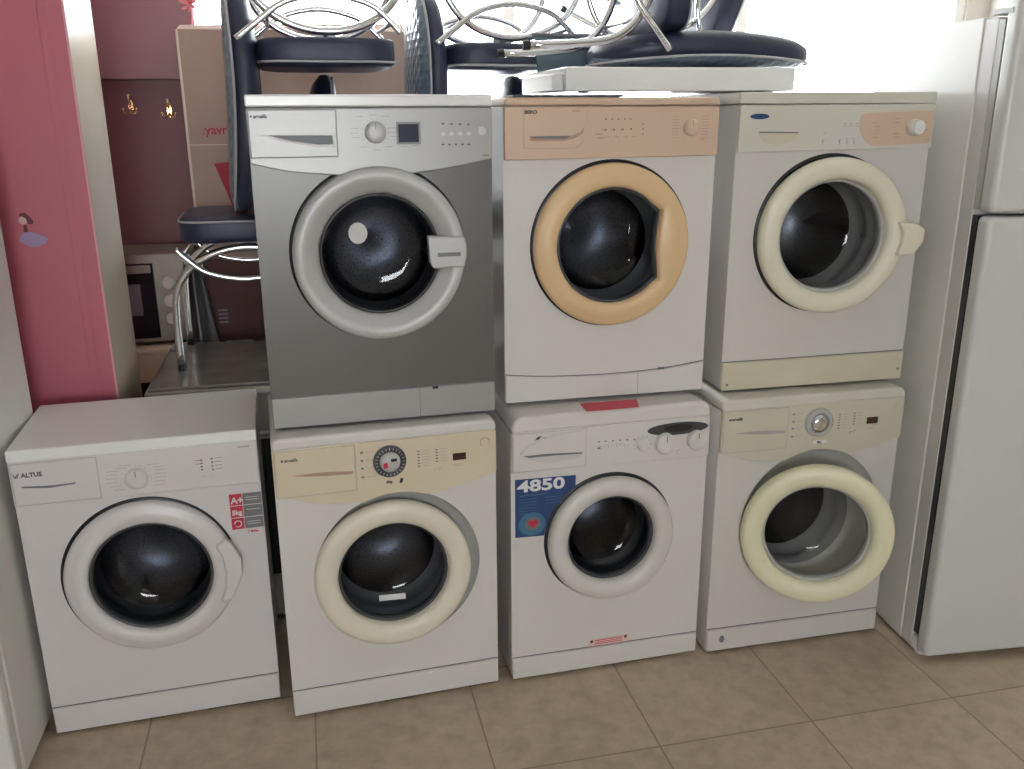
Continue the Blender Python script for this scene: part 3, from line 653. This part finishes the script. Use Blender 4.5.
# red paper on top of C
t = MB(); t.add([(.195, 2.437, .0), (.363, 2.475, .0), (.361, 2.405, .0), (.209, 2.368, .0), (.195, 2.437, .0012), (.363, 2.475, .0012), (.361, 2.405, .0012), (.209, 2.368, .0012)], [(3, 2, 1, 0), (4, 5, 6, 7), (0, 1, 5, 4), (1, 2, 6, 5), (2, 3, 7, 6), (3, 0, 4, 7)])
o = t.build('red_paper', 'redp'); o.location = (0, 0, .8485); o['label'] = 'red paper lying on the machine with the 4850 sticker'; o['category'] = 'paper'

# ------------------------------------------------------------------ refrigerators
# left: only its side face and a sliver of the front show
fa = math.atan2(-.11, .51)*-1
L = thing('refrigerator', 'tall white refrigerator at the left edge, beside the standalone washing machine', 'refrigerator', (-1.252, 1.90, 0), fa)
MB().box(-.60, 0, .0, .52, .03, 1.62).build('cabinet', 'fridge_b', L, bevel=.008)
MB().box(-.60, 0, -.055, -.006, .03, 1.15).build('door', 'fridge_b', L, bevel=.012)
MB().box(-.60, 0, -.055, -.006, 1.16, 1.62).build('freezer_door', 'fridge_b', L, bevel=.012)
MB().box(-.59, -.012, -.007, .001, .04, 1.61).build('door_gasket', 'gasket', L)
for fx, fy in ((-.05, .05), (-.55, .05), (-.05, .47), (-.55, .47)):
    MB().prism_z([(fx+.02*math.cos(i*PI/8), fy+.02*math.sin(i*PI/8)) for i in range(16)], 0, .031).build('foot', 'black', L)
# right
fa = math.radians(8)
Rf = thing('refrigerator', 'tall white two-door refrigerator at the right edge of the row', 'refrigerator', (1.264, 2.487, 0), fa)
MB().box(0, .62, .05, .58, .012, 1.885).build('cabinet', 'fridge_b', Rf, bevel=.006)
MB().box(.003, .62, -.006, .051, .014, 1.88).build('cabinet_rim', 'light_grey', Rf, bevel=.003)
MB().box(.006, .62, -.030, -.0055, .07, 1.375).build('door_gasket', 'black', Rf)
MB().box(.004, .62, -.030, -.0055, 1.392, 1.875).build('freezer_gasket', 'grey_recess', Rf)
MB().box(.002, .64, -.085, -.029, .020, 1.376).build('door', 'fridge', Rf, bevel=.016, seg=5)
fd = MB().box(.002, .64, -.085, -.029, 1.386, 1.925).build('freezer_door', 'fridge', Rf, bevel=.016, seg=5)
MB().prism_y([(.09, 1.3865), (.64, 1.3865), (.64, 1.415), (.12, 1.415), (.102, 1.405)], -.0862, -.084).build('handle_recess', 'grey_recess', fd)
MB().box(.004, .62, -.028, -.006, .012, .060).build('base_rail', 'fridge_b', Rf, bevel=.004)
MB().box(.0, .05, -.06, .02, 1.885, 1.90).build('hinge', 'grey_recess', Rf, bevel=.003)
for fx, fy in ((.03, -.02), (.58, -.02), (.03, .54), (.58, .54)):
    MB().prism_z([(fx+.018*math.cos(i*PI/8), fy+.018*math.sin(i*PI/8)) for i in range(16)], 0, .013).build('foot', 'whitep', Rf)

# ------------------------------------------------------------------ things at the back left
AP = thing('range_cooker', 'grey cooker with a smoky glass top behind the dark grey machine', 'cooker', (-1.117, 2.594, 0), math.radians(12.5))
MB().box(.0, .60, .012, .57, .02, .815).build('body', 'cabinet_grey', AP, bevel=.005)
MB().box(-.004, .604, .0, .60, .815, .838).build('rim', 'steel_edge', AP, bevel=.004)
MB().box(.006, .594, .008, .592, .838, .850).build('glass_lid', 'countertop', AP, bevel=.003)
MB().box(.03, .57, .004, .013, .18, .66).build('oven_door', 'oven_glass', AP, bevel=.003)
MB().tube([(.08, -.02, .69), (.52, -.02, .69)], .008).build('door_handle', 'steel', AP)
for i in range(5): MB().lathe_y([(.018, .012), (.017, -.008), (.0001, -.010)], .1+.1*i, .75, seg=24).build('burner_knob', 'black', AP)
for fx, fy in ((.05, .06), (.55, .06), (.05, .52), (.55, .52)):
    MB().prism_z([(fx+.02*math.cos(i*PI/6), fy+.02*math.sin(i*PI/6)) for i in range(12)], 0, .021).build('foot', 'black', AP)
# cream appliance carrying the toaster oven
CA = thing('cooker', 'cream cooker standing behind the pillar, under the toaster oven', 'cooker', (-1.80, 3.36, 0), math.radians(12.5))
MB().box(0, .56, .01, .40, .02, .735).build('body', 'cream_app', CA, bevel=.005)
MB().box(-.003, .563, .0, .405, .735, .758).build('worktop', 'cream_app', CA, bevel=.006)
MB().box(.03, .53, .004, .012, .15, .62).build('oven_door', 'oven_glass', CA, bevel=.003)
for fx, fy in ((.05, .06), (.51, .06), (.05, .35), (.51, .35)):
    MB().prism_z([(fx+.02*math.cos(i*PI/6), fy+.02*math.sin(i*PI/6)) for i in range(12)], 0, .021).build('foot', 'black', CA)
OV = thing('toaster_oven', 'silver toaster oven with three round knobs, left of the chair', 'oven', (-1.790, 3.425, .758), math.radians(12.5))
MB().box(0, .50, 0, .30, .015, .37).build('body', 'oven_body', OV, bevel=.006)
od = MB().box(.03, .385, -.018, .001, .035, .335).build('door', 'oven_glass', OV, bevel=.003)
MB().box(.04, .378, -.024, -.017, .298, .330).build('door_trim', 'oven_body', od, bevel=.002)
MB().box(.09, .33, -.0195, -.017, .13, .255).build('window', 'greyp', od)
for i in range(3):
    k = MB().lathe_y([(.026, .001), (.024, -.016), (.020, -.020), (.0001, -.021)], .437, .255-.072*i, seg=28).build('knob', 'knob_cream', OV)
for fx, fy in ((.04, .04), (.46, .04), (.04, .27), (.46, .27)):
    MB().prism_z([(fx+.014*math.cos(i*PI/6), fy+.014*math.sin(i*PI/6)) for i in range(12)], 0, .016).build('foot', 'black', OV)
BG = thing('plastic_bag', 'black rounded plastic bag between the toaster oven and the tall carton', 'bag', (-1.172, 3.290, .0), 0)
vs = []; fs = []; NA, NZ = 24, 14
for i in range(NZ+1):
    t_ = i/NZ; rr_ = .066*(math.sin(PI*min(1, .12+.80*t_)))**.6
    for j in range(NA):
        a = 2*PI*j/NA; k_ = 1+.07*math.sin(5*a+3*t_)+.04*math.sin(9*a-7*t_)
        vs.append((rr_*k_*math.cos(a)+.01*math.sin(4*t_), rr_*k_*math.sin(a), 1.12*t_))
for i in range(NZ):
    for j in range(NA): fs.append((i*NA+j, i*NA+(j+1) % NA, (i+1)*NA+(j+1) % NA, (i+1)*NA+j))
b = MB().add(vs, fs, 0, True); b.add(vs[:NA], [list(range(NA-1, -1, -1))]); b.build('sack', 'black', BG, sub=1)
MB().tube([(0, 0, 1.08), (.01, 0, 1.14), (-.01, .01, 1.17)], .015, seg=8).build('tied_end', 'black', BG)
# tall carton
CB = thing('cardboard_box', 'tall brown cardboard carton with red print behind the stacked chairs', 'box', (-1.196, 3.43, 0), math.radians(12))
c = MB().box(0, 0.82, 0, .56, 0, 1.945).build('carton', 'card', CB, bevel=.003)
text_mb('.yavr2', .046, .055, 1.582, -.0008, bold=.0008, shear=-.1).build('carton_lettering', 'card_red', CB)
MB().prism_y([(.085, 1.475), (.36, 1.50), (.36, 1.15), (.165, 1.23)], -.001, 0).build('printed_triangle', 'card_red', CB)
MB().box(.0, .82, -.0016, 0, 1.542, 1.545).build('fold_line', 'card_edge', CB)
MB().tube([(0, 0, 0+.02), (.002, -.002, .9), (.0, -.002, 1.5), (.0, 0, 1.945)], .005, seg=6).build('cut_edge_highlight', 'card_edge', CB)  # pale line along the cut edge, its highlight put into the colour
pp = MB().prism_y([(0, .02), (.82, .02), (.82, 1.12), (0, 1.12)], -.001, 0).build('shaded_print_panel', [mat('shaded_maroon_carton_print', (.075, .028, .03), .75, var=.1)], CB)  # lower carton's red print, with the shade there darkened into its colour
b = MB()
for i in range(4): flat(b, .045, .080, -.002, .865+.016*i, .871+.016*i)
ink(pp, b, 'greyp')
MB().add([(0, 0, 1.945), (.82, 0, 1.945), (.82, .12, 1.985), (0, .12, 1.97), (0, .004, 1.942), (.82, .004, 1.942), (.82, .124, 1.981), (0, .124, 1.966)], [(0, 1, 2, 3), (7, 6, 5, 4), (0, 4, 5, 1), (1, 5, 6, 2), (2, 6, 7, 3), (3, 7, 4, 0)]).build('top_flap', 'card', CB)
# pink cloth flower on the carton
FL = thing('artificial_flower', 'small pink fabric flower on top of the tall carton', 'flower', (-1.196+.005, 3.43+.16, 1.965), 0)
b = MB()
for k in range(7):
    a = 2*PI*k/7
    b.add([(0, 0, .075), (.03*math.cos(a-.45), .03*math.sin(a-.45), .10+.01*(k % 2)), (.048*math.cos(a), .048*math.sin(a), .075+.02*(k % 3)), (.03*math.cos(a+.45), .03*math.sin(a+.45), .10)], [(0, 1, 2, 3)])
    b.add([(0, 0, .075), (.02*math.cos(a), -.02, .085+.03*math.sin(a)), (.04*math.cos(a+.3), -.03, .085+.04*math.sin(a+.3)), (.02*math.cos(a+.7), -.02, .085+.03*math.sin(a+.7))], [(0, 1, 2, 3)])
b.build('petals', 'pinkflower', FL, sub=1)
MB().tube([(0, 0, 0), (.004, 0, .04), (0, 0, .08)], .004, seg=8).build('stem', 'pinkflower', FL)
MB().prism_z([(.02*math.cos(i*PI/6), .02*math.sin(i*PI/6)) for i in range(12)], 0, .006).build('base', 'pinkflower', FL)

# brass coat hooks on the maroon partition
def hook(lx, lz, lab):
    t = thing('coat_hook', lab, 'hook', group='brass coat hooks'); t.matrix_world = mpm @ Matrix.Translation((lx, 0, lz)) @ Matrix.Scale(.78, 4)
    MB().disc_y(0, 0, .014, -.006, 0, rz=.036, seg=24).build('backplate', 'brass', t, bevel=.002)
    MB().tube([(0, -.004, .012), (0, -.03, .02), (0, -.05, .042), (0, -.052, .058)], .006, seg=8).tube([(0, -.052, .055), (0, -.052, .064)], .010, seg=10).build('upper_prong', 'brass', t)
    for s in (-1, 1):
        MB().tube(smooth_curve([(0, -.004, -.012), (s*.012, -.028, -.034), (s*.028, -.042, -.03), (s*.034, -.046, -.012)], 5), .0055, seg=8).tube([(s*.034, -.046, -.014), (s*.034, -.046, -.005)], .008, seg=10).build('lower_prong', 'brass', t)
HK = []
# positions measured along the partition
hook(-.292, 1.685, 'brass coat hook on the maroon board, the left of the two')
hook(-.142, 1.668, 'brass coat hook on the maroon board, the right one nearer the carton')

# ------------------------------------------------------------------ chairs
def chair(label, matrix):
    """local: origin on the floor under the seat centre, front = -x, back panel at +x"""
    t = thing('dining_chair', label, 'chair', group='navy dining chairs piled behind the machines')
    t.matrix_world = matrix
    SB, ST = .411, .490
    # seat: rounded slab
    n = 40; rows = []
    prof = [(0, SB), (.95, SB), (.99, SB+.006), (1, SB+.02), (1, ST-.022), (.985, ST-.008), (.95, ST), (.80, ST+.004), (0, ST+.008)]
    vs = []; fs = []
    for i in range(n):
        a = 2*PI*i/n; c, s = math.cos(a), math.sin(a)
        e = 6.0
        rad = (abs(c)**e+abs(s)**e)**(-1/e)
        for (k, z) in prof: vs.append((.205*k*rad*c+.003, .212*k*rad*s, z))
    kk = len(prof)
    for i in range(n):
        for j in range(kk-1): fs.append((i*kk+j, ((i+1) % n)*kk+j, ((i+1) % n)*kk+j+1, i*kk+j+1))
    seat = MB().add(vs, fs, 0, True); seat.build('seat', 'vinyl', t)
    MB().tube([(.206*((abs(math.cos(a))**6+abs(math.sin(a))**6)**(-1/6))*math.cos(a)+.003, .213*((abs(math.cos(a))**6+abs(math.sin(a))**6)**(-1/6))*math.sin(a), ST-.012) for a in [2*PI*i/60 for i in range(60)]], .0035, seg=6, closed=True).build('seat_piping', 'piping', t)
    # backrest: bowed padded slab
    Z0, Z1 = SB-.17, ST+.435
    def cx(tt): return .262+.028*tt-.030*math.sin(PI*tt)
    def hw(tt): return .19*(1-abs(2*tt-1)**7)**.5*(.84+.16*math.sin(PI*tt)) if 0 < tt < 1 else .0
    NT, NW = 24, 14; vs = []; fs = []; ms = []
    for i in range(NT+1):
        tt = .004+.992*i/NT; z = Z0+(Z1-Z0)*tt; W_ = max(.02, hw(tt)); th = .038*(1-abs(2*tt-1)**9)**.5+.004
        for j in range(NW):
            a = 2*PI*j/NW+PI/NW; c, s = math.cos(a), math.sin(a); e = 3.0
            rad = (abs(c)**e+abs(s)**e)**(-1/e)
            vs.append((cx(tt)+th*rad*c+(.022*math.sin(PI*tt)*min(1, rad*c) if c > 0 else 0), W_*rad*s, z))
    b = MB(); F = []; Mi = []
    for i in range(NT):
        for j in range(NW):
            q = (i*NW+j, i*NW+(j+1) % NW, (i+1)*NW+(j+1) % NW, (i+1)*NW+j)
            am = 2*PI*(j+.5)/NW+PI/NW
            b_m = 1 if math.cos(am) > .55 else 0
            F.append(q); Mi.append(b_m)
    b.add(vs, F, 0, True); b.m = Mi
    b.add([vs[k] for k in range(NW)], [list(range(NW-1, -1, -1))], 0); b.add([vs[NT*NW+k] for k in range(NW)], [list(range(NW))], 0)
    b.build('backrest', ['vinyl', 'vinyl_rear'], t)
    pip = []
    for i in range(40):
        tt = .02+.96*i/39; pip.append((cx(tt)+.024+.010*math.sin(PI*tt), hw(tt)*1.0, Z0+(Z1-Z0)*tt))
    pip += [(p[0], -p[1], p[2]) for p in reversed(pip)]
    MB().tube(pip, .004, seg=6, closed=True).build('backrest_piping', 'piping', t)
    # legs: one arched tube per side with a dipping brace
    for s in (-1, 1):
        y = s*.178
        path = [(-.235, y, .0), (-.235, y, .12), (-.232, y, .20)]
        for i in range(1, 20):
            a = PI-PI*i/20; path.append((.232*math.cos(a), y, .20+.193*math.sin(a)**.9))
        path += [(.232, y, .20), (.235, y, .12), (.235, y, .0)]
        lg = MB().tube(smooth_curve(path, 2), .0115).build('leg_arch', 'chrome', t)
        for fx in (-.235, .235):
            MB().prism_z([(fx+.0135*math.cos(i*PI/6), y+.0135*math.sin(i*PI/6)) for i in range(12)], -.001, .018).build('foot_cap', 'black', lg)
        yb = s*.203
        br = smooth_curve([(-.212, yb, .398), (-.18, yb, .364), (-.12, yb, .318), (0, yb, .294), (.12, yb, .318), (.20, yb, .372), (.262, yb, .418)], 4)
        MB().tube(br, .0095).build('brace', 'chrome', t)
    MB().tube([(0, -.178, .392), (0, .178, .392)], .009).tube([(-.19, -.203, .366), (-.19, .203, .366)], .006).tube([(.17, -.203, .350), (.17, .203, .350)], .006).box(-.03, .03, -.06, .06, .388, .406).build('under_seat_crossbar', 'steel', t)
    return t
def Mx(loc, rz, inv=False, extra=None):
    m = Matrix.Translation(loc) @ Matrix.Rotation(math.radians(rz), 4, 'Z')
    if inv: m = m @ Matrix.Translation((0, 0, .49)) @ Matrix.Rotation(PI, 4, 'Y')
    if extra: m = m @ extra
    return m
chair('navy chair standing upright on the grey cooker, behind the dark grey machine', Mx((-.895, 3.04, .851), 14.5))
chair('navy chair upside down above the dark grey machine, chrome legs in the air', Mx((-.580, 2.985, 1.786), 14.5, True))
chair('navy chair hidden below the upside-down one in the middle, only its backrest tip showing', Mx((-.27, 3.25, .851), 14.5))
chair('navy chair upside down in the middle, its quilted pale back facing left', Mx((-.045, 3.26, 1.786), 18, True))

# hidden appliance that carries the middle pair of chairs
HB = thing('dishwasher', 'white dishwasher standing behind the middle machines, under a navy chair', 'dishwasher', (-.50, 3.02, 0), math.radians(14.5))
MB().box(0, .60, .02, .43, .02, .82).build('body', 'lid', HB, bevel=.005)
MB().box(-.003, .603, .0, .435, .822, .850).build('worktop', 'lid', HB, bevel=.005)
MB().box(.004, .596, -.004, .019, .12, .815).build('door', 'lid', HB, bevel=.004)
for fx, fy in ((.05, .06), (.55, .06), (.05, .38), (.55, .38)):
    MB().prism_z([(fx+.02*math.cos(i*PI/6), fy+.02*math.sin(i*PI/6)) for i in range(12)], 0, .021).build('foot', 'black', HB)

# white countertop hob lying on the upper row with its glass lid open
ZT = UP+.8505
HO = thing('countertop_hob', 'white tabletop hob with raised grey glass lid on the upper machines', 'hob', (.148, 2.50, ZT), math.radians(12))
MB().box(.0, .665, 0, .52, .004, .066).build('body', 'lid', HO, bevel=.004)
MB().box(-.03, .0, .03, .40, .006, .048).build('side_rail', 'frame', HO, bevel=.003)
gl = MB().add([(.05, .515, .066), (.36, .515, .066), (.36, .56, .185), (.05, .56, .185), (.05, .523, .064), (.36, .523, .064), (.36, .568, .183), (.05, .568, .183)], [(0, 1, 2, 3), (7, 6, 5, 4), (0, 4, 5, 1), (1, 5, 6, 2), (2, 6, 7, 3), (3, 7, 4, 0)]).build('glass_lid', 'glasslid', HO)
MB().tube([(.09, .542, .155), (.34, .542, .155)], .006, seg=8).build('lid_bar', 'frame', gl)
MB().tube([(.04, .564, .188), (.37, .564, .188)], .007, seg=8).build('lid_edge', 'greyp', gl)
for fx, fy in ((.06, .04), (.58, .04), (.06, .46), (.58, .46)):
    MB().prism_z([(fx+.014*math.cos(i*PI/6), fy+.014*math.sin(i*PI/6)) for i in range(12)], 0, .005).build('foot', 'black', HO)
TR = MB().box(-.15, .15, -.06, .06, 0, .006).build('flat_tray', 'tray', bevel=.002)
TR.location = (.14, 2.50, ZT-.012); TR.rotation_euler = (0, 0, math.radians(12)); TR['label'] = 'thin dark tray on top of the peach panelled machine'; TR['category'] = 'tray'

# chair lying on its back on the hob, seat on edge
lay = Matrix.Rotation(math.radians(87.7), 4, 'Y')
chair('navy chair lying on its back on the white hob, chrome legs pointing left', Matrix.Translation((-.010, 2.79, ZT+.066+.296)) @ Matrix.Rotation(math.radians(12), 4, 'Z') @ lay)
# tall cabinet behind, carrying the last chair
TC = thing('upright_freezer', 'tall white upright freezer behind the upper right machines', 'freezer', (.52, 3.24, 0), math.radians(13))
MB().box(0, .60, .03, .58, .03, 1.56).build('cabinet', 'lid', TC, bevel=.006)
MB().box(0, .60, -.03, .024, .05, 1.56).build('door', 'lid', TC, bevel=.01)
for fx, fy in ((.05, .06), (.55, .06), (.05, .53), (.55, .53)):
    MB().prism_z([(fx+.02*math.cos(i*PI/6), fy+.02*math.sin(i*PI/6)) for i in range(12)], 0, .031).build('foot', 'black', TC)
chair('navy chair lying on its back on the tall freezer, furthest right of the pile', Matrix.Translation((.34, 3.40, 2.235)) @ Matrix.Rotation(math.radians(22), 4, 'Z') @ Matrix.Rotation(math.radians(113), 4, 'Y'))
